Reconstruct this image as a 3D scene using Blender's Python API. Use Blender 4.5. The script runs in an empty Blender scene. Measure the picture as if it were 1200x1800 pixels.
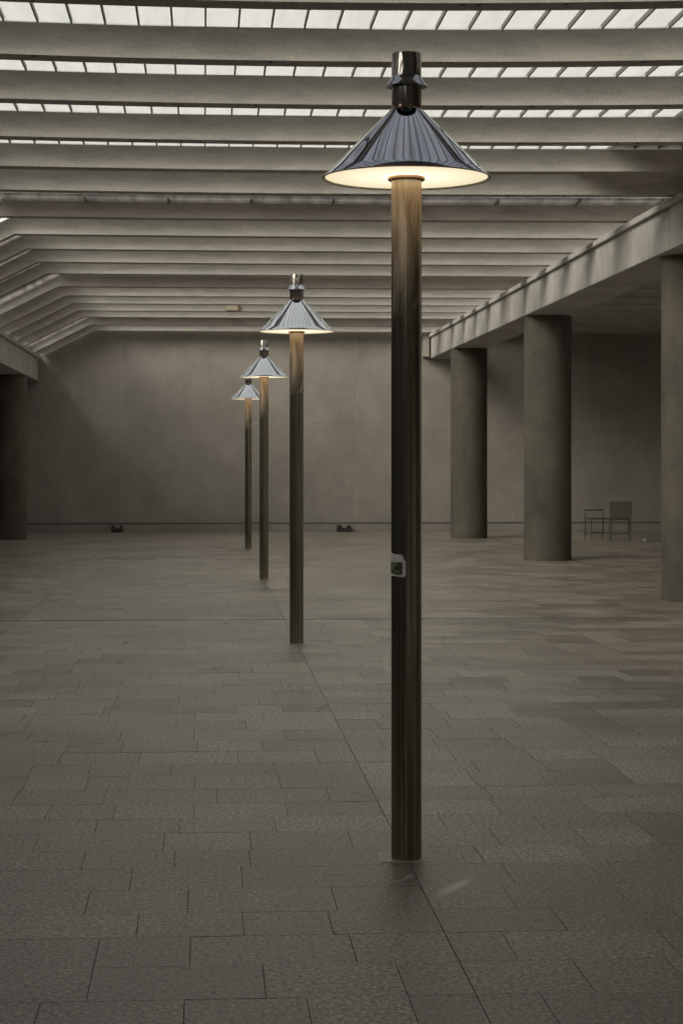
import bpy, bmesh, math, random
from mathutils import Vector, noise as mnoise

random.seed(7)
sc = bpy.context.scene
C = sc.collection

# ------------------------------------------------------------------ camera
F = 3416.0 / 1200.0            # focal length in picture widths
CAM_H = 1.6
cd = bpy.data.cameras.new('camera'); cam = bpy.data.objects.new('camera', cd); C.objects.link(cam)
cd.sensor_fit = 'HORIZONTAL'; cd.sensor_width = 24.0; cd.lens = 24.0 * F
cd.shift_y = -89.0 / 1200.0
cd.clip_start = 0.05; cd.clip_end = 400
cam.location = (0, 0, CAM_H)
cam.rotation_euler = (math.radians(90), 0, -math.atan(242.0 / 3416.0))
cd.dof.use_dof = True; cd.dof.focus_distance = 8.6; cd.dof.aperture_fstop = 13
sc.camera = cam

# ------------------------------------------------------------------ sky, sun, exposure
SUN_EL, SUN_AZ = 28.0, 236.0          # azimuth clockwise from +Y: from behind left, veiled by thin cloud
w = bpy.data.worlds.new('World'); sc.world = w; w.use_nodes = True
nt = w.node_tree; nt.nodes.clear()
sky = nt.nodes.new('ShaderNodeTexSky'); sky.sky_type = 'NISHITA'; sky.sun_disc = False
sky.sun_elevation = math.radians(SUN_EL); sky.sun_rotation = math.radians(SUN_AZ)
sky.dust_density = 6.0; sky.air_density = 1.0; sky.ozone_density = 1.0
hs = nt.nodes.new('ShaderNodeHueSaturation'); hs.inputs['Saturation'].default_value = 0.28
bg = nt.nodes.new('ShaderNodeBackground'); bg.inputs['Strength'].default_value = 0.072
wo = nt.nodes.new('ShaderNodeOutputWorld')
nt.links.new(sky.outputs[0], hs.inputs['Color']); nt.links.new(hs.outputs[0], bg.inputs[0]); nt.links.new(bg.outputs[0], wo.inputs[0])
sl = bpy.data.lights.new('sun', 'SUN'); sl.energy = 5.0; sl.angle = math.radians(40); sl.color = (1.0, 0.97, 0.925)
so = bpy.data.objects.new('sun', sl); C.objects.link(so)
az = math.radians(SUN_AZ); el = math.radians(SUN_EL)
sdir = Vector((math.sin(az) * math.cos(el), math.cos(az) * math.cos(el), math.sin(el)))
so.rotation_euler = sdir.to_track_quat('Z', 'Y').to_euler(); so.location = sdir * 60

sc.view_settings.view_transform = 'Standard'; sc.view_settings.look = 'None'
sc.view_settings.gamma = 1.0; sc.view_settings.use_curve_mapping = False
sc.view_settings.exposure = 0.92
sc.render.engine = 'CYCLES'
sc.cycles.max_bounces = 10; sc.cycles.diffuse_bounces = 6; sc.cycles.glossy_bounces = 4
sc.cycles.transparent_max_bounces = 12; sc.cycles.sample_clamp_indirect = 6.0
sc.cycles.use_denoising = True

# ------------------------------------------------------------------ materials
def new_mat(name):
    m = bpy.data.materials.new(name); m.use_nodes = True
    n = m.node_tree; n.nodes.clear()
    out = n.nodes.new('ShaderNodeOutputMaterial'); b = n.nodes.new('ShaderNodeBsdfPrincipled')
    n.links.new(b.outputs[0], out.inputs[0])
    return m, n, b, out

def node(n, typ, **kw):
    x = n.nodes.new(typ)
    for k, v in kw.items(): setattr(x, k, v)
    return x

def pos(n, scale=(1, 1, 1), obj=False):
    if obj:
        g = node(n, 'ShaderNodeTexCoord'); o = g.outputs['Object']
    else:
        g = node(n, 'ShaderNodeNewGeometry'); o = g.outputs['Position']
    mp = node(n, 'ShaderNodeMapping'); mp.inputs['Scale'].default_value = scale
    n.links.new(o, mp.inputs['Vector']); return mp.outputs[0]

def noise(n, vec, scale, detail=4, rough=0.6, dist=0.0):
    t = node(n, 'ShaderNodeTexNoise'); t.inputs['Scale'].default_value = scale
    t.inputs['Detail'].default_value = detail; t.inputs['Roughness'].default_value = rough
    t.inputs['Distortion'].default_value = dist
    n.links.new(vec, t.inputs['Vector']); return t.outputs['Fac']

def ramp(n, fac, stops):
    r = node(n, 'ShaderNodeValToRGB'); e = r.color_ramp.elements
    while len(e) < len(stops): e.new(0.5)
    for i, (p, c) in enumerate(stops):
        e[i].position = p; e[i].color = (c[0], c[1], c[2], 1) if hasattr(c, '__len__') else (c, c, c, 1)
    n.links.new(fac, r.inputs[0]); return r.outputs[0]

def mul(n, a, b, fac=1.0, mode='MULTIPLY'):
    x = node(n, 'ShaderNodeMix', data_type='RGBA', blend_type=mode)
    if isinstance(fac, float): x.inputs[0].default_value = fac
    else: n.links.new(fac, x.inputs[0])
    for s, v in ((6, a), (7, b)):
        if isinstance(v, tuple): x.inputs[s].default_value = (*v, 1)
        else: n.links.new(v, x.inputs[s])
    return x.outputs[2]

def bump(n, b, h, strength, dist):
    x = node(n, 'ShaderNodeBump'); x.inputs['Strength'].default_value = strength; x.inputs['Distance'].default_value = dist
    n.links.new(h, x.inputs['Height']); n.links.new(x.outputs[0], b.inputs['Normal'])

def concrete(name, col, var=0.25, rough=0.85, grain=1.0, streak=(1, 1, 0.25)):
    m, n, b, _ = new_mat(name)
    p = pos(n)
    big = noise(n, p, 0.9, 5, 0.65)
    st = noise(n, pos(n, streak), 5.0, 5, 0.6)
    fine = noise(n, p, 60.0 * grain, 3, 0.7)
    c = ramp(n, big, [(0.3, tuple(v * (1 - var) for v in col)), (0.7, tuple(v * (1 + var * 0.7) for v in col))])
    c = mul(n, c, ramp(n, st, [(0.25, 0.72), (0.6, 1.0)]), 0.8)
    c = mul(n, c, ramp(n, fine, [(0.25, 0.75), (0.65, 1.12)]), 0.7)
    n.links.new(c, b.inputs['Base Color']); b.inputs['Roughness'].default_value = rough
    b.inputs['Specular IOR Level'].default_value = 0.25
    bump(n, b, fine, 0.35, 0.004)
    return m

def granite(name, island):
    m, n, b, _ = new_mat(name)
    p = pos(n)
    if island:
        g = node(n, 'ShaderNodeNewGeometry'); rnd = g.outputs['Random Per Island']
    else:
        g = node(n, 'ShaderNodeObjectInfo'); rnd = g.outputs['Random']
    base = ramp(n, rnd, [(0.0, (0.225, 0.197, 0.163)), (0.35, (0.272, 0.240, 0.20)), (0.7, (0.315, 0.28, 0.236)), (1.0, (0.38, 0.34, 0.29))])
    big = noise(n, p, 0.55, 4, 0.6); base = mul(n, base, ramp(n, big, [(0.3, 0.78), (0.7, 1.15)]), 0.9)
    mid = noise(n, pos(n, (1, 1.6, 1)), 6.0, 5, 0.7, 0.6); base = mul(n, base, ramp(n, mid, [(0.3, 0.78), (0.7, 1.18)]), 0.85)
    fine = noise(n, p, 55.0, 4, 0.8); base = mul(n, base, ramp(n, fine, [(0.40, 0.38), (0.5, 0.92), (0.60, 1.85)]), 1.0)
    for (ax, ay), (bx_, by_), wd in (((768, 1583), (832, 1548), 0.034), ((704, 1553), (730, 1539), 0.012)):
        # chalky smears beside the first post
        A = Vector(((ax - 358) / (ay - 811.0) * 1.6, 1.6 * 3416 / (ay - 811.0), 0)); B = Vector(((bx_ - 358) / (by_ - 811.0) * 1.6, 1.6 * 3416 / (by_ - 811.0), 0))
        g2 = node(n, 'ShaderNodeNewGeometry'); mp = node(n, 'ShaderNodeMapping', vector_type='TEXTURE')
        c_ = (A + B) / 2; d_ = B - A
        mp.inputs['Location'].default_value = c_; mp.inputs['Rotation'].default_value = (0, 0, math.atan2(d_.y, d_.x)); mp.inputs['Scale'].default_value = (d_.length * 0.55, wd, 1)
        n.links.new(g2.outputs['Position'], mp.inputs[0])
        ln = node(n, 'ShaderNodeVectorMath', operation='LENGTH'); n.links.new(mp.outputs[0], ln.inputs[0])
        ad = node(n, 'ShaderNodeMath', operation='MULTIPLY_ADD'); n.links.new(fine, ad.inputs[0]); ad.inputs[1].default_value = 2.2; n.links.new(ln.outputs['Value'], ad.inputs[2])
        mr = node(n, 'ShaderNodeMapRange'); mr.inputs[1].default_value = 2.15; mr.inputs[2].default_value = 1.3; n.links.new(ad.outputs[0], mr.inputs[0])
        base = mul(n, base, (0.62, 0.57, 0.50), mr.outputs[0], 'MIX')
    n.links.new(base, b.inputs['Base Color'])
    rr = mul(n, ramp(n, mid, [(0.3, 0.30), (0.7, 0.40)]), ramp(n, rnd, [(0.0, 0.85), (1.0, 1.2)])); n.links.new(rr, b.inputs['Roughness'])
    b.inputs['Specular IOR Level'].default_value = 0.8
    h = noise(n, p, 60.0, 3, 0.7); bump(n, b, h, 0.8, 0.005)
    return m

def metal(name, col, rough, metallic=1.0, streak=True, top_glow_stain=False):
    m, n, b, _ = new_mat(name)
    vec = pos(n, (48, 48, 0.3) if streak else (4, 4, 4), obj=True)
    st = noise(n, vec, 1.0, 5, 0.65)
    blot = noise(n, pos(n, (9, 9, 1.6) if streak else (9, 9, 3), obj=True), 1.0, 5, 0.7, 0.5)
    c = ramp(n, st, [(0.36, tuple(v * 0.5 for v in col)), (0.64, tuple(min(1, v * 1.45) for v in col))])
    c = mul(n, c, ramp(n, blot, [(0.35, (0.85, 0.8, 0.72)), (0.6, (1, 1, 1))]), 0.6)
    rv = ramp(n, blot, [(0.3, rough * 1.2), (0.7, rough * 0.9)])
    n.links.new(rv, b.inputs['Roughness'])
    b.inputs['Metallic'].default_value = metallic
    if top_glow_stain:
        # lamp glow painted with stains into a paler band on the post top
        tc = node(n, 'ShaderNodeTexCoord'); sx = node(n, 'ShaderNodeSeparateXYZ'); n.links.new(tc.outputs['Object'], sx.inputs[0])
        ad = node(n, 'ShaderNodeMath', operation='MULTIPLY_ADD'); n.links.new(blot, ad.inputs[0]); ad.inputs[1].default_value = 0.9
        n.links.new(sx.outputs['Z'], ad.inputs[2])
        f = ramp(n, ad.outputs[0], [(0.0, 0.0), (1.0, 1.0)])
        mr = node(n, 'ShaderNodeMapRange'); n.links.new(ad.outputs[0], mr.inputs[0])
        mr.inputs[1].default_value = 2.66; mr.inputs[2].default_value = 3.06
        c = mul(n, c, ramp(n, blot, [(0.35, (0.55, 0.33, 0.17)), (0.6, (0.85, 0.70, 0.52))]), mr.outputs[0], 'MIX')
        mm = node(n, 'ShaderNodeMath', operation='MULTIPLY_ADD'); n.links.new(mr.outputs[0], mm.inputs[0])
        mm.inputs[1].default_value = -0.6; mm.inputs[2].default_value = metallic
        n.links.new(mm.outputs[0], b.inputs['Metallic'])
    n.links.new(c, b.inputs['Base Color'])
    return m

def plain(name, col, rough=0.7, metallic=0.0):
    m, n, b, _ = new_mat(name)
    v = noise(n, pos(n), 25, 4, 0.6)
    c = ramp(n, v, [(0.3, tuple(x * 0.8 for x in col)), (0.7, tuple(min(1, x * 1.15) for x in col))])
    n.links.new(c, b.inputs['Base Color']); b.inputs['Roughness'].default_value = rough; b.inputs['Metallic'].default_value = metallic
    return m

def pane_mat(name, tint, clear, dirt):
    m, n, b, out = new_mat(name)
    tr = node(n, 'ShaderNodeBsdfTransparent'); tl = node(n, 'ShaderNodeBsdfTranslucent'); mx = node(n, 'ShaderNodeMixShader')
    v = noise(n, pos(n, (14, 1.2, 1)), 1.0, 4, 0.6)
    c = ramp(n, v, [(0.3, tuple(x * (1 - dirt) for x in tint)), (0.6, tint)])
    n.links.new(c, tr.inputs[0]); n.links.new(c, tl.inputs[0])
    mx.inputs[0].default_value = 1 - clear
    n.links.new(tr.outputs[0], mx.inputs[1]); n.links.new(tl.outputs[0], mx.inputs[2])
    n.links.new(mx.outputs[0], out.inputs[0])
    return m

M = {}
M['chip'] = plain('dark_blemish', (0.12, 0.11, 0.09), 0.9)
M['beam'] = concrete('beam_concrete', (0.51, 0.484, 0.452), 0.10, streak=(0.6, 1, 3))
M['panel'] = concrete('ceiling_panel_concrete', (0.42, 0.39, 0.34), 0.15)
M['girder'] = concrete('girder_concrete', (0.47, 0.45, 0.425), 0.18, streak=(1, 1, 0.3))
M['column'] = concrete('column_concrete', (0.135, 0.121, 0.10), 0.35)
M['wall'] = concrete('wall_render', (0.40, 0.370, 0.335), 0.06, grain=0.6, streak=(0.35, 0.35, 0.25))
M['joint'] = concrete('pale_joint_mortar', (0.50, 0.465, 0.42), 0.1)
M['dark'] = plain('dark_recess', (0.15, 0.135, 0.115), 0.9)
M['mortar'] = plain('paving_bedding', (0.15, 0.132, 0.108), 0.95)
M['slab'] = granite('granite_slab', False)
M['slabs'] = granite('granite_slabs_far', True)
M['patch'] = concrete('pale_mortar_patch', (0.42, 0.39, 0.33), 0.3)
M['patch'].node_tree.nodes['Principled BSDF'].inputs['Roughness'].default_value = 0.42; M['patch'].node_tree.nodes['Principled BSDF'].inputs['Specular IOR Level'].default_value = 0.8
M['scuff'] = concrete('pale_scuff', (0.36, 0.33, 0.28), 0.5)
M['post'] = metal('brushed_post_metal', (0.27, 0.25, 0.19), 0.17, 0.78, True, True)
M['cap'] = metal('polished_cap_metal', (0.30, 0.285, 0.25), 0.13, 0.8, True)
M['cone'] = metal('polished_shade_metal', (0.64, 0.69, 0.80), 0.045, 1.0, False)
_r = [x for x in M['cone'].node_tree.nodes if x.type == 'VALTORGB'][0].color_ramp.elements
_r[0].color = (0.56, 0.61, 0.71, 1); _r[1].color = (0.68, 0.73, 0.84, 1)
M['ring'] = metal('bronze_ring', (0.45, 0.30, 0.19), 0.35, 0.7, False)
M['enamel'] = plain('cream_enamel', (0.82, 0.78, 0.66), 0.5)
M['bar'] = plain('glazing_bar_metal', (0.13, 0.125, 0.11), 0.5, 0.3)
M['pane'] = pane_mat('frosted_roof_glass', (0.80, 0.795, 0.755), 0.72, 0.06)
M['pane_dirty'] = pane_mat('grimy_roof_glass', (0.30, 0.28, 0.24), 0.4, 0.4)
M['pane_black'] = pane_mat('near_opaque_roof_glass', (0.05, 0.045, 0.038), 0.4, 0.4)  # tint set near black to keep light out of the right aisle
M['pane_gutter'] = pane_mat('dusty_gutter_glass', (0.46, 0.44, 0.41), 0.7, 0.4)
M['paper'] = plain('torn_white_paper', (0.62, 0.59, 0.54), 0.8)
M['print_dark'] = plain('sticker_dark_print', (0.045, 0.048, 0.030), 0.5)
M['print_light'] = plain('sticker_light_print', (0.40, 0.40, 0.26), 0.6)
M['chair'] = plain('dark_chair_paint', (0.085, 0.08, 0.062), 0.7)
M['black'] = plain('black_plastic', (0.045, 0.042, 0.034), 0.55)
M['rust'] = plain('rusty_steel', (0.16, 0.09, 0.05), 0.8)
M['tan'] = plain('tan_paint', (0.36, 0.325, 0.26), 0.7)

m, n, b, out = new_mat('glowing_diffuser')          # the lamp itself: bulbs behind an opal disc, brighter near the middle
em = node(n, 'ShaderNodeEmission'); tc = node(n, 'ShaderNodeTexCoord'); ln = node(n, 'ShaderNodeVectorMath', operation='LENGTH')
mp = node(n, 'ShaderNodeMapping'); mp.inputs['Scale'].default_value = (1, 1, 0)
n.links.new(tc.outputs['Object'], mp.inputs[0]); n.links.new(mp.outputs[0], ln.inputs[0])
c = ramp(n, ln.outputs['Value'], [(0.062, (4.8, 3.8, 2.4)), (0.10, (0.98, 0.85, 0.60)), (0.20, (0.80, 0.70, 0.50)), (0.335, (0.66, 0.56, 0.37))])
n.links.new(c, em.inputs[0]); em.inputs[1].default_value = 0.72
n.links.new(em.outputs[0], out.inputs[0]); M['glow'] = m

# ------------------------------------------------------------------ mesh helpers
def add_box(bm, x0, x1, y0, y1, z0, z1):
    v = [bm.verts.new(p) for p in ((x0,y0,z0),(x1,y0,z0),(x1,y1,z0),(x0,y1,z0),(x0,y0,z1),(x1,y0,z1),(x1,y1,z1),(x0,y1,z1))]
    for f in ((0,3,2,1),(4,5,6,7),(0,1,5,4),(1,2,6,5),(2,3,7,6),(3,0,4,7)):
        bm.faces.new([v[i] for i in f])
    return v

def lathe(bm, prof, seg=48, closed=False, center=(0, 0)):
    rings = []
    for r, z in prof:
        rings.append([bm.verts.new((center[0] + r * math.cos(2 * math.pi * i / seg), center[1] + r * math.sin(2 * math.pi * i / seg), z)) for i in range(seg)])
    pr = list(zip(rings[:-1], rings[1:])) + ([(rings[-1], rings[0])] if closed else [])
    for a, b2 in pr:
        for i in range(seg):
            j = (i + 1) % seg
            bm.faces.new((a[i], a[j], b2[j], b2[i]))
    return rings

def tube(bm, pts, r, seg=8):
    rings = []
    for i, p in enumerate(pts):
        p = Vector(p)
        d = (Vector(pts[min(i + 1, len(pts) - 1)]) - Vector(pts[max(i - 1, 0)])).normalized()
        a = d.orthogonal().normalized(); b2 = d.cross(a)
        rings.append([bm.verts.new(p + r * (a * math.cos(2 * math.pi * k / seg) + b2 * math.sin(2 * math.pi * k / seg))) for k in range(seg)])
    for a, b2 in zip(rings[:-1], rings[1:]):
        # align rings to avoid twists
        best = min(range(seg), key=lambda s: sum((a[k].co - b2[(k + s) % seg].co).length for k in range(seg)))
        for k in range(seg):
            bm.faces.new((a[k], a[(k + 1) % seg], b2[(k + 1 + best) % seg], b2[(k + best) % seg]))
    bm.faces.new(rings[0]); bm.faces.new(list(reversed(rings[-1])))

def mesh(name, bm, mat, smooth=False, bevel=0):
    if bevel:
        bmesh.ops.bevel(bm, geom=list(bm.edges), offset=bevel, segments=1, affect='EDGES', clamp_overlap=True)
    bmesh.ops.recalc_face_normals(bm, faces=bm.faces)
    me = bpy.data.meshes.new(name); bm.to_mesh(me); bm.free(); me.materials.append(mat)
    if smooth:
        me.polygons.foreach_set('use_smooth', [True] * len(me.polygons))
        try: me.set_sharp_from_angle(angle=math.radians(35))
        except Exception: pass
    return me

def link(name, me, parent=None, loc=(0, 0, 0), rotz=0.0, scale=None):
    o = bpy.data.objects.new(name, me); C.objects.link(o)
    o.location = loc; o.rotation_euler = (0, 0, rotz)
    if scale: o.scale = scale
    if parent: o.parent = parent
    return o

def obj(name, bm, mat, parent=None, loc=(0, 0, 0), smooth=False, bevel=0):
    return link(name, mesh(name, bm, mat, smooth, bevel), parent, loc)

def box(name, mat, x0, x1, y0, y1, z0, z1, parent=None, bevel=0):
    bm = bmesh.new(); add_box(bm, x0, x1, y0, y1, z0, z1); return obj(name, bm, mat, parent, bevel=bevel)

def struct(o): o['kind'] = 'structure'; return o
def tag(o, label, cat, group=None):
    o['label'] = label; o['category'] = cat
    if group: o['group'] = group
    return o
def thing(name, loc, label, cat, group=None, rotz=0.0):
    return tag(link(name, None, None, loc, rotz), label, cat, group)

# ------------------------------------------------------------------ dimensions
POST_X, POST_Y, STEP = 0.814, 7.79, 9.28
INV = [1234.6,1416.4,1590.6,1771.5,1948.2,2119.5,2345.8,2523,2695,2870,3044,3271,3448,3617,3785,3958,4184,4367]
BY = [i * 0.010032 for i in INV]                     # front edges of the beams seen in the picture
BY = [BY[0] - 1.76 * k for k in range(9, 0, -1)] + BY
JOINT = {9 + 5, 9 + 10, 9 + 15}                      # wide bays closed with concrete panels
ZB = CAM_H + 2.937; ZG = CAM_H + 3.137
KX = -2.43; SLOPE = 0.504; XL = -3.70; XR = 12.0
WALL_Y = 44.3
GL0, GL1 = -2.38, 5.9                                # glazed width
DIRTY_X = 4.05

def bow(x, y):
    """bends the roof in plan to imitate lens pincushion, stronger towards the front"""
    sx = 358 + 3416 * x / max(y, 6.0)
    u = max(-1.15, min(1.15, (sx - 480) / 720.0))
    wt = max(0.0, min(1.0, (10032 / max(y, 6.0) - 229) / (706.0 - 229)))
    fade = max(0.0, min(1.0, (y - 9.0) / 3.0))
    return y * (1 - 0.017 * u * u * wt * fade)

def bowed(bm):
    for v in bm.verts: v.co.y = bow(v.co.x, v.co.y)

# ------------------------------------------------------------------ floor
floor = struct(box('floor', M['mortar'], -13, XR, -14, 43.95, -0.30, -0.0045))
unit = bmesh.new(); add_box(unit, 0, 1, 0, 1, 0, 0.024)
unit.faces.ensure_lookup_table()
slab_me = mesh('paving_slab', unit, M['slab'])
slabs = []
y = 2.0
zones = [(-13.0, -7.17), (-7.17, -4.51), (-4.51, -1.85), (-1.85, POST_X), (POST_X, 3.47), (3.47, 5.92), (5.99, 8.8), (8.8, XR)]
row = 0
while y < 43.9:
    h = random.choice((0.34, 0.38, 0.38, 0.42))
    if y < 19.63 <= y + h + 0.1: h = 19.63 - y - 0.004
    if y + h > 43.9: h = 43.9 - y
    for zi, (a, b2) in enumerate(zones):
        x = a + 0.0022; end = b2 - 0.0022
        first = True
        while x < end - 0.01:
            L = random.choice((0.30, 0.36, 0.42, 0.42, 0.53, 0.53))
            if first and (row + zi) % 2: L = random.choice((0.19, 0.24, 0.3))
            first = False
            if end - x - L < 0.16: L = end - x
            slabs.append((x, x + L, y, y + h, random.uniform(-0.0005, 0.0005)))
            x += L + 0.003
    y += h + 0.003
    if abs(y - 19.63) < 0.03: y = 19.69
    row += 1
def vis(s):
    x0, x1, y0, y1, _ = s
    return y1 > 5.45 and x1 > -0.1055 * y1 - 0.05 and x0 < 0.2470 * y1 + 0.05
near = sorted([s for s in slabs if vis(s)], key=lambda s: s[3])[:296]
nearset = set(near)
for s in near:
    o = link('paving_slab', slab_me, floor, (s[0], s[2], -0.024 + s[4]), 0, (s[1] - s[0], s[3] - s[2], 1))
    o.rotation_euler = (random.uniform(-0.0012, 0.0012), random.uniform(-0.0008, 0.0008), 0)
bm = bmesh.new()
for s in slabs:
    if s in nearset: continue
    x0, x1, y0, y1, dz = s
    v = add_box(bm, x0, x1, y0, y1, -0.024 + dz, dz)
    tx, ty = random.uniform(-0.0004, 0.0004), random.uniform(-0.0004, 0.0004)
    for q, (sx_, sy_) in zip(v[4:], ((-1,-1),(1,-1),(1,1),(-1,1))): q.co.z += tx * sx_ + ty * sy_
far = obj('paving_slabs', bm, M['slabs'], floor); far['kind'] = 'stuff'
# pale scuffs on the slabs in front of the first post
def patch(name, pts, z, parent, mat, th=0.0005):
    bm = bmesh.new()
    lo = [bm.verts.new((p[0], p[1], z)) for p in pts]; hi = [bm.verts.new((p[0], p[1], z + th)) for p in pts]
    bm.faces.new(hi); bm.faces.new(lo[::-1])
    for i in range(len(pts)):
        j = (i + 1) % len(pts); bm.faces.new((lo[i], lo[j], hi[j], hi[i]))
    return obj(name, bm, mat, parent)
def px(x, y, z=0.0):
    """room point at height z for a pixel of the 1200 x 1800 photograph"""
    Y = (CAM_H - z) * 3416 / (y - 811.0); return ((x - 358) / 3416 * Y, Y)
sc1 = [px(*p) for p in ((768,1583),(790,1572),(806,1572),(816,1560),(832,1548),(812,1550),(796,1556),(780,1566))]


# ------------------------------------------------------------------ far wall
wall = struct(box('back_wall', M['joint'], -13, XR, WALL_Y + 0.006, WALL_Y + 0.4, -0.3, 5.2))
for xa, xb in ((-13, -7.17), (-7.17, -1.85), (-1.85, 3.47), (3.47, 8.79), (8.79, XR)):
    for za, zb in ((0.20, 2.456), (2.456, 5.0)):
        box('wall_panel', M['wall'], xa + 0.012, xb - 0.012, WALL_Y, WALL_Y + 0.03, za + 0.01, zb - 0.006, wall)
    box('plinth', M['wall'], xa + 0.004, xb - 0.004, WALL_Y - 0.03, WALL_Y + 0.03, -0.1, 0.165, wall)
box('shadow_gap', M['dark'], -13, XR, WALL_Y + 0.003, WALL_Y + 0.031, 0.166, 0.209, wall)

# ------------------------------------------------------------------ rest of the hall shell
w1 = struct(box('left_wall', M['wall'], -13.3, -13, -14, 44.7, -0.3, 5.2))
w2 = struct(box('right_wall', M['wall'], XR, XR + 0.3, -14, 44.7, -0.3, 5.2))
bm = bmesh.new()
xs = [(-13, XR)]
for a, b2 in xs: add_box(bm, a, b2, -14.3, -14, -0.3, 5.2)
for (a, b2), (c1, _) in zip(xs[:-1], xs[1:]):
    add_box(bm, b2, c1, -14.3, -14, -0.3, 1.1); add_box(bm, b2, c1, -14.3, -14, 4.2, 5.2)
w3 = struct(obj('entrance_wall', bm, M['wall']))

# ------------------------------------------------------------------ ceiling
bm = bmesh.new()
zt = ZG + 0.012
YG0 = BY[6] - 0.2                                    # the roof is glazed from here on
add_box(bm, -0.9, XR, -14.3, YG0, zt, zt + 0.15)                     # unseen solid roof behind the camera, kept closed to darken the near floor
add_box(bm, GL0, -0.9, BY[3], BY[4] + 0.2, zt, zt + 0.15)
v0 = add_box(bm, XL - 0.2, GL0, BY[3], BY[4] + 0.2, 0, 0.15)  # unseen slope slab, added to keep sun off the near floor
for v in v0: v.co.z += zt - SLOPE * (GL0 - v.co.x)
add_box(bm, -13.3, XL - 0.1, -14.3, WALL_Y + 0.4, 3.98, 4.13)         # left aisle
add_box(bm, -13.3, XL - 0.12, WALL_Y + 0.02, WALL_Y + 0.4, 4.1, 5.2)
ceiling = struct(obj('ceiling', bm, M['panel']))

PROF = [(0.0, 0.0), (0.215, 0.0), (0.235, 0.09), (0.30, 0.13), (0.37, 0.16), (0.37, 0.200), (-0.15, 0.200)] + [(-0.15 * (z_ / 0.2) ** 2.0, z_) for z_ in (0.19, 0.175, 0.155, 0.13, 0.105, 0.08, 0.055, 0.03, 0.012)]
XS = [XL, KX] + [KX + 0.4 * i for i in range(1, 34)] + [XR]
def beam(yb):
    bm = bmesh.new(); rings = []
    wob = random.uniform(-0.006, 0.006)
    for x in XS:
        dz = -SLOPE * (KX - x) if x < KX else 0.0
        k_ = 1.12 if x < KX - 0.01 else 1.0
        rings.append([bm.verts.new((x, bow(x, yb + py), ZB + dz + pz * k_ + wob * 0.5)) for py, pz in PROF])
    for a, b2 in zip(rings[:-1], rings[1:]):
        for i in range(len(PROF)):
            j = (i + 1) % len(PROF); bm.faces.new((a[i], a[j], b2[j], b2[i]))
    bm.faces.new(rings[0]); bm.faces.new(rings[-1][::-1])
    return obj('beam', bm, M['beam'], ceiling, smooth=True)
beams = [beam(yb) for yb in BY]

for i in range(9, 15):
    bm = bmesh.new()
    for k in range(9):
        x = random.uniform(-1.5, 4.6) * (BY[i] / 21.0 + 0.35); yy = BY[i] + random.uniform(0.0, 0.03)
        a = random.uniform(0.006, 0.016)
        v = add_box(bm, x - a, x + a, yy, yy + 0.05, ZB - random.uniform(0.003, 0.010), ZB + 0.004)
        for q in v: q.co.y = bow(q.co.x, q.co.y)
    o = obj('drip_stubs', bm, M['chip'], beams[i]); o['kind'] = 'stuff'
PW = 0.2365
barbm = bmesh.new(); farp = bmesh.new(); dimp = bmesh.new(); aisle = bmesh.new(); aisle2 = bmesh.new()
for i in (0, 1, 2, 4, 5):                                  # unseen roof panes behind the camera, bays added to light the first post
    add_box(farp if i < 3 else dimp, GL0, -0.92, BY[i] + 0.36, BY[i + 1] - 0.14, ZG + 0.004, ZG + 0.010)
    v = add_box(dimp, XL, GL0 - 0.004, BY[i] + 0.36, BY[i + 1] - 0.14, 0, 0.006)
    for q in v: q.co.z += ZG + 0.004 - SLOPE * (GL0 - q.co.x)
for i in range(6, len(BY)):                          # unseen near-opaque sheets, added to darken the right aisle
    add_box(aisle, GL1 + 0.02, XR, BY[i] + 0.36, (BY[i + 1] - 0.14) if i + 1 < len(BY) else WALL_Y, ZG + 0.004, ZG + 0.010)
asl = obj('aisle_panes', aisle, M['pane_black'], ceiling); asl['kind'] = 'stuff'
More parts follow.
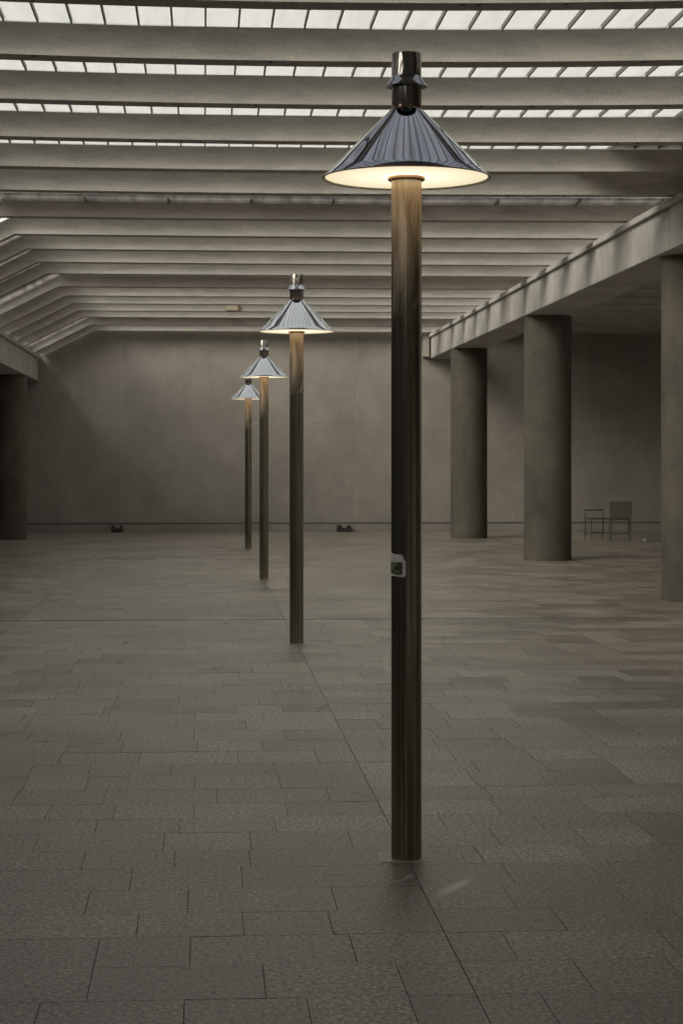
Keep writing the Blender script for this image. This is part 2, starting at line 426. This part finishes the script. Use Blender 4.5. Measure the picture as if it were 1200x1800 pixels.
for i in range(4, len(BY)):
    ya = BY[i] + 0.36; yb = (BY[i + 1] - 0.14) if i + 1 < len(BY) else WALL_Y + 0.01
    if yb < YG0: continue
    ya = max(ya, YG0)
    # sloping panes on the left, one sheet per bay
    v = add_box(farp if i == 15 else dimp, XL, GL0 - 0.004, ya, yb - (0.5 if i in JOINT else (0 if i in (15,) else 0.3)), 0, 0.006)
    for q in v: q.co.z += ZG + 0.034 - SLOPE * (GL0 - q.co.x); q.co.y = bow(q.co.x, q.co.y)
    if i not in JOINT and i != 15:      # added dim strip that covers the bright slit by each sloping pane
        v = add_box(aisle2, XL, GL0 - 0.01, yb - 0.33, yb, 0, 0.03)
        for q in v: q.co.z += ZG + 0.003 - SLOPE * (GL0 - q.co.x); q.co.y = bow(q.co.x, q.co.y)
    if i in JOINT:
        gy0, gy1 = yb - 0.44, yb
        bm = bmesh.new(); v = add_box(bm, XL, GL0 - 0.01, gy0 - 0.2, gy1, -0.03, 0.002)
        for q in v: q.co.z += ZG - SLOPE * (GL0 - q.co.x); q.co.y = bow(q.co.x, q.co.y)
        obj('gutter_pane', bm, M['pane_gutter'], ceiling)
        yb = gy0 - 0.01
        x = GL0
        while x < GL1 - 0.1:
            x2 = min(x + 0.98, GL1)
            bm = bmesh.new(); v = add_box(barbm, x2 - 0.011, x2 + 0.011, gy0, gy1, ZG - 0.036, ZG - 0.031)
            for q in v: q.co.y = bow(q.co.x, q.co.y)
            add_box(bm, x + 0.001, x2 - 0.001, gy0, gy1, ZG - 0.03, ZG + 0.002); bowed(bm)
            obj('gutter_pane', bm, M['pane_gutter'], ceiling)
            x = x2
    seen = 9 <= i <= 13
    k = math.ceil((GL0 - 0.012) / PW)
    x = GL0
    while x < GL1 - 0.02:
        nx = min(0.012 + k * PW, GL1); k += 1
        if nx - x < 0.02: continue
        bm = bmesh.new() if seen else (dimp if i < 8 else farp)
        v = add_box(bm, x + 0.001, nx - 0.001, ya, yb, ZG + 0.004, ZG + 0.010)
        for q in v: q.co.y = bow(q.co.x, q.co.y)
        if seen:
            sxp = x + 0.1
            link('pane', mesh('pane', bm, M['pane_dirty'] if sxp > DIRTY_X + (0.12 if i == 11 else 0.0) else M['pane']), ceiling)
        v = add_box(barbm, nx - 0.0065, nx + 0.0065, ya, yb - 0.0095 * yb, ZG - 0.032, ZG + 0.003)
        for q in v: q.co.y = bow(q.co.x, q.co.y)
        x = nx
    # edge frame that closes the glazing against the beams
    for yy in (ya, yb):
        v = add_box(barbm, GL0, GL1, yy - 0.012, yy + 0.012, ZG + 0.0005, ZG + 0.0035)
up = obj('slit_strips', aisle2, M['pane_gutter'], ceiling); up['kind'] = 'stuff'
M['pane_dimmed'] = pane_mat('dimmed_roof_glass', (0.53, 0.53, 0.535), 0.7, 0.3)  # tint lowered to cut the light on near floor and right side
dp = obj('dimmed_roof_panes', dimp, M['pane_dimmed'], ceiling); dp['kind'] = 'stuff'
fp = obj('roof_panes', farp, M['pane'], ceiling); fp['kind'] = 'stuff'
gb = obj('glazing_bars', barbm, M['bar'], ceiling); gb['kind'] = 'stuff'
# small rusty plate on one far beam
yb = BY[9 + 14]
box('rusty_plate', M['tan'], 0.43, 0.66, yb - 0.045, yb + 0.02, ZB + 0.012, ZB + 0.125, beams[9 + 14])
box('rusty_plate', M['rust'], 0.662, 0.70, yb - 0.052, yb + 0.02, ZB + 0.006, ZB + 0.13, beams[9 + 14])

# ------------------------------------------------------------------ girders
def girder(name, x0, x1, y0, y1, z0, z1, label, lip, brk):
    t = thing(name, ((x0 + x1) / 2, (y0 + y1) / 2, z0), label, 'girder', 'edge girders under the roof beams')
    cx, cy = (x0 + x1) / 2, (y0 + y1) / 2
    ys = [y0] + brk + [y1]
    for a, b2 in zip(ys[:-1], ys[1:]):
        bm = bmesh.new(); add_box(bm, x0 - cx, x1 - cx, a + 0.006 - cy, b2 - 0.006 - cy, 0, z1 - z0 - 0.075)
        obj('face_panel', bm, M['girder'], t, bevel=0.008)
    bm = bmesh.new(); add_box(bm, x0 - cx - lip, x1 - cx + lip, y0 - cy, y1 - cy, z1 - z0 - 0.073, z1 - z0)
    obj('top_flange', bm, M['girder'], t, bevel=0.006)
    return t
gr = girder('roof_girder', 5.16, 5.86, -6, 44.28, 3.955, 4.50, 'long pale concrete roof girder carried by the round columns on the right', 0.05, [2.7, 11.9, 21.3, 30.9, 40.2])
gl = girder('roof_girder', -4.33, -3.63, -6, 42.8, 3.37, 3.93, 'shadowed concrete roof girder at the left edge above the dark left column', 0.04, [11.9, 21.3, 30.9, 38.6])
# ragged bearing pads between the beams and the right girder
for yb in BY[4:]:
    bm = bmesh.new(); add_box(bm, -0.22, 0.30, yb - 19.14 + 0.02, yb - 19.14 + 0.2, 0.5455, ZB - 3.955 - 0.004)
    obj('bearing_pad', bm, M['girder'], gr)
bx = box('girder_corbel', M['wall'], -4.2, -3.72, 42.84, 44.26, 3.42, 3.95); tag(bx, 'dark concrete corbel between the left girder end and the far wall', 'corbel')
bx = box('girder_corbel', M['wall'], 4.98, 5.12, 44.0, 44.28, 3.99, 4.50); tag(bx, 'small concrete block beside the right girder end on the far wall', 'corbel')

# ------------------------------------------------------------------ columns
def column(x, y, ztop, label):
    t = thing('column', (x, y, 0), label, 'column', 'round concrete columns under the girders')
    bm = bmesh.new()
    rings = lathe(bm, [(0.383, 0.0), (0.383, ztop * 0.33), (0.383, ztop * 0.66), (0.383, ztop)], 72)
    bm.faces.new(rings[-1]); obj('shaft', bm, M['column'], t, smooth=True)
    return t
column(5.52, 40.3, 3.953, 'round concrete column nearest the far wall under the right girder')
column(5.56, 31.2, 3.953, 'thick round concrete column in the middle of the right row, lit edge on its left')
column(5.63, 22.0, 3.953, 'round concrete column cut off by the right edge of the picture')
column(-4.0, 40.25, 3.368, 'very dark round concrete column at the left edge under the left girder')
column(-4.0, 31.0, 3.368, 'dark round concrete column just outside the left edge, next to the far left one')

# ------------------------------------------------------------------ lamps
def lamp_parts(first):
    t = link('lamp_post', None)
    bm = bmesh.new()
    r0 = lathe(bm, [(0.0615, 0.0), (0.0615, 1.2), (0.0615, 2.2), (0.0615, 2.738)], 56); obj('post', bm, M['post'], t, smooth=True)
    bm = bmesh.new(); add_box(bm, -0.112, 0.105, -0.085, 0.12, 0.0002, 0.0022); obj('base_patch', bm, M['patch'], t)
    bm = bmesh.new()
    lathe(bm, [(0.0620, 2.734), (0.071, 2.731), (0.0755, 2.735), (0.0765, 2.743), (0.0755, 2.752), (0.0620, 2.753)], 56, True); ring = obj('collar', bm, M['ring'], t, smooth=True)
    bm = bmesh.new(); lathe(bm, [(0.004, -0.0)], 8); bm.free()
    # shade: thin double skin
    bm = bmesh.new()
    n_ = 10; outer = [(0.058 + (0.3375 - 0.058) * i / n_, 3.024 - 0.279 * i / n_) for i in range(n_ + 1)]
    inner = [(r - 0.006, z - 0.004) for r, z in reversed(outer)]
    inner = [(max(r, 0.05), z) for r, z in inner]
    lathe(bm, outer + [(0.3385, 2.7425), (0.3360, 2.7405)], 120)
    sh = obj('shade', bm, M['cone'], t, smooth=True)
    bm = bmesh.new(); lathe(bm, [(0.3362, 2.7403)] + inner[0:], 96); obj('lining', bm, M['enamel'], sh, smooth=True)
    bm = bmesh.new(); lathe(bm, [(0.0620, 2.7465), (0.15, 2.7462), (0.25, 2.7458), (0.3315, 2.7455)], 96); obj('diffuser', bm, M['glow'], t, smooth=True)
    # rim bead
    bm = bmesh.new()
    ring_pts = 96; rr = []
    for i in range(ring_pts):
        a = 2 * math.pi * i / ring_pts
        rr.append([bm.verts.new(((0.3375 + 0.0028 * math.cos(q)) * math.cos(a), (0.3375 + 0.0028 * math.cos(q)) * math.sin(a), 2.7415 + 0.0028 * math.sin(q))) for q in (0, 1.57, 3.14, 4.71)])
    for i in range(ring_pts):
        A, B = rr[i], rr[(i + 1) % ring_pts]
        for k in range(4): bm.faces.new((A[k], A[(k + 1) % 4], B[(k + 1) % 4], B[k]))
    obj('rim', bm, M['ring'], sh, smooth=True)
    # cap: lower drum, flared brim, upper drum
    bm = bmesh.new()
    lathe(bm, [(0.040, 3.000), (0.0595, 3.000), (0.0605, 3.004), (0.0605, 3.135)], 56)
    cap = obj('cap', bm, M['cap'], t, smooth=True)
    bm = bmesh.new()
    R = lathe(bm, [(0.0600, 3.136), (0.0600, 3.240), (0.0585, 3.243)], 56); bm.faces.new(R[-1]); obj('cap_top', bm, M['cap'], cap, smooth=True)
    bm = bmesh.new()
    lathe(bm, [(0.0612, 3.150), (0.0640, 3.143), (0.0700, 3.131), (0.0835, 3.113), (0.0845, 3.110), (0.0830, 3.109), (0.0690, 3.126), (0.0612, 3.132)], 56, True)
    obj('brim', bm, M['cone'], cap, smooth=True)
    for a in (-150, -118, -82, -30, 60):
        bm = bmesh.new(); a = math.radians(a)
        c0 = Vector((0.0600 * math.cos(a), 0.0600 * math.sin(a), 3.026)); d = Vector((math.cos(a), math.sin(a), 0))
        tube(bm, [c0, c0 + d * 0.006], 0.0055, 8)
        obj('screw', bm, M['ring'], cap)
    bm = bmesh.new(); tube(bm, [(0.004, 0, 3.243), (0.004, 0, 3.256)], 0.0035, 8); obj('pin', bm, M['ring'], cap)
    return t
L0 = lamp_parts(True)
def copy_tree(o, parent=None):
    c2 = o.copy(); C.objects.link(c2); c2.parent = parent
    for ch in [q for q in src_children[o.name]]: copy_tree(ch, c2)
    return c2
src_children = {}
def note(o):
    src_children[o.name] = list(o.children)
    for ch in o.children: note(ch)
note(L0)
labs = ['nearest and tallest lit metal lamp post with conical shade and a torn sticker halfway up',
        'second lit lamp post with conical shade, standing on the floor joint behind the tallest one',
        'third lit lamp post, its conical shade overlapping the top of the farthest one',
        'farthest and smallest lit lamp post, its cone shade half hidden under the third one']
lamps = [L0] + [copy_tree(L0) for _ in range(3)]
for i, t in enumerate(lamps):
    t.location = (POST_X, POST_Y + STEP * i, 0); t.rotation_euler = (0, 0, math.radians((0, 14, -9, 31)[i]) * 0)
    tag(t, labs[i], 'lamp post', 'row of lamp posts with conical shades')

# sticker wrapped round the left of the first post
post = [c2 for c2 in L0.children if c2.name.startswith('post')][0]
def wrap(name, pts_az_z, r, mat, parent):
    """patch on the cylinder: columns of (azimuth, z_low, z_high)"""
    bm = bmesh.new(); th = 0.0004
    cols = []; fine_ = []
    for (a, l, h), (a2, l2, h2) in zip(pts_az_z[:-1], pts_az_z[1:]):
        k = max(1, int(abs(a2 - a) / 3))
        for q in range(k): fine_.append((a + (a2 - a) * q / k, l + (l2 - l) * q / k, h + (h2 - h) * q / k))
    pts_az_z = fine_ + [pts_az_z[-1]]
    for a, z0, z1 in pts_az_z:
        ang = math.radians(-90 + a)
        cols.append([bm.verts.new((rr_ * math.cos(ang), rr_ * math.sin(ang), z)) for rr_, z in ((r, z0), (r, z1), (r + th, z1), (r + th, z0))])
    for A, B in zip(cols[:-1], cols[1:]):
        for k in range(4): bm.faces.new((A[k], A[(k + 1) % 4], B[(k + 1) % 4], B[k]))
    bm.faces.new(cols[0]); bm.faces.new(cols[-1][::-1])
    return obj(name, bm, mat, parent, smooth=False)
# sticker pixel column x -> azimuth from the camera side
def azx(x): return math.degrees(math.asin(max(-1, min(1, (x - 715.0) / 27.0)))) - 2.0
zpx = lambda y_: CAM_H - (y_ - 811) * 7.73 / 3416
stk = wrap('sticker', [(-128, zpx(1010), zpx(973)), (-100, zpx(1013), zpx(971.5)), (azx(690), zpx(1014), zpx(974)), (azx(695), zpx(1014.5), zpx(975.5)),
                       (azx(702), zpx(1015), zpx(975.5)), (azx(706), zpx(1015.5), zpx(976.5)), (azx(708.5), zpx(1015.8), zpx(981)), (azx(709.2), zpx(1015.5), zpx(986.5)), (azx(710.5), zpx(1015), zpx(987)), (azx(712), zpx(1012), zpx(989))], 0.0617, M['paper'], post)
wrap('print', [(-126, zpx(1008), zpx(990)), (-95, zpx(1009), zpx(989.5)), (azx(690), zpx(1010.5), zpx(989.5)), (azx(698), zpx(1012.5), zpx(989.5)), (azx(706), zpx(1011.5), zpx(989.5))], 0.0624, M['print_dark'], stk)
marks = [(688.6, 691.5, 992.0, 990.6), (689, 693, 994.5, 993.2), (693.5, 696, 993.0, 990.2), (688.7, 690.6, 997, 995.3), (691.2, 693.4, 998.6, 996.4), (694, 696.6, 996, 994.6), (689.4, 691.4, 999.8, 998.8),
         (689.6, 692.2, 1002.2, 999.6), (689, 691.5, 1005.4, 1004.4), (692.5, 701.5, 1006.2, 1005.2), (689, 695, 1009.2, 1008.6), (696, 704, 1010.0, 1009.4)]
for a, b2, z0, z1 in marks:
    wrap('lettering', [(azx(a), zpx(z0), zpx(z1)), (azx((a + b2) / 2), zpx(z0 - 0.25), zpx(z1 - 0.25)), (azx(b2), zpx(z0), zpx(z1))], 0.0631, M['print_light'], stk)

# ------------------------------------------------------------------ small things
def drain(x0, x1, h, label):
    cx = (x0 + x1) / 2
    t = thing('floor_box', (cx, 44.12, -0.01), label, 'drain box', 'dark boxes at the foot of the far wall')
    wd = (x1 - x0) / 2
    bm = bmesh.new(); add_box(bm, -wd, wd, -0.10, 0.13, 0, h * 0.62); obj('housing', bm, M['black'], t, bevel=0.01)
    bm = bmesh.new()
    add_box(bm, -wd * 0.95, -wd * 0.35, -0.08, 0.12, h * 0.62 + 0.001, h); obj('lug', bm, M['black'], t, bevel=0.008)
    bm = bmesh.new(); add_box(bm, wd * 0.45, wd * 0.98, -0.06, 0.12, h * 0.62 + 0.001, h * 0.95); obj('lug', bm, M['black'], t, bevel=0.008)
drain(-2.08, -1.82, 0.17, 'small dark box at the wall foot, left of the lamp posts')
drain(3.02, 3.34, 0.16, 'small dark box at the wall foot, between the two largest lamp posts')

def chair(name, loc, rz, label, solid):
    t = thing(name, loc, label, 'chair', 'chairs left in the dark right aisle', rz)
    bt = 0.78 if solid else 0.62
    for s in (-1, 1):
        bm = bmesh.new(); tube(bm, [(s * 0.19, -0.20, 0.0), (s * 0.19, -0.17, 0.42)], 0.013); obj('leg', bm, M['chair'], t)
        bm = bmesh.new(); tube(bm, [(s * 0.19, 0.23, 0.0), (s * 0.19, 0.17, 0.42), (s * 0.19, 0.20, bt)], 0.013); obj('leg', bm, M['chair'], t)
    bm = bmesh.new(); add_box(bm, -0.205, 0.205, -0.20, 0.19, 0.425, 0.455); obj('seat', bm, M['chair'], t, bevel=0.01)
    bm = bmesh.new(); tube(bm, [(-0.19, 0.20, 0.15), (0.19, 0.20, 0.15)], 0.009); obj('stretcher', bm, M['chair'], t)
    bm = bmesh.new(); tube(bm, [(-0.19, -0.17, 0.15), (0.19, -0.17, 0.15)], 0.009); obj('stretcher', bm, M['chair'], t)
    bm = bmesh.new()
    if solid: add_box(bm, -0.22, 0.22, 0.175, 0.215, 0.47, 0.80)
    else: add_box(bm, -0.20, 0.20, 0.185, 0.205, bt - 0.03, bt)
    obj('backrest', bm, M['chair'], t, bevel=0.008)
X, Y = px(1056, 951); chair('chair', (X, Y, 0), math.radians(8), 'open framed dark chair with a low thin back rail, left of the solid backed chair', False)
X, Y = px(1097, 953); chair('chair', (X, Y, 0), math.radians(172), 'dark chair with a solid square back, standing near the right edge', True)
X, Y = px(1141, 953)
bm = bmesh.new(); bmesh.ops.create_icosphere(bm, subdivisions=2, radius=0.04)
for v in bm.verts: v.co *= 0.7 + 0.7 * mnoise.noise(v.co * 40); v.co.z *= 0.7
o = obj('paper_scrap', bm, M['paper'], None, (X, Y, 0.026)); tag(o, 'small crumpled white scrap on the dark floor right of the chairs', 'litter')
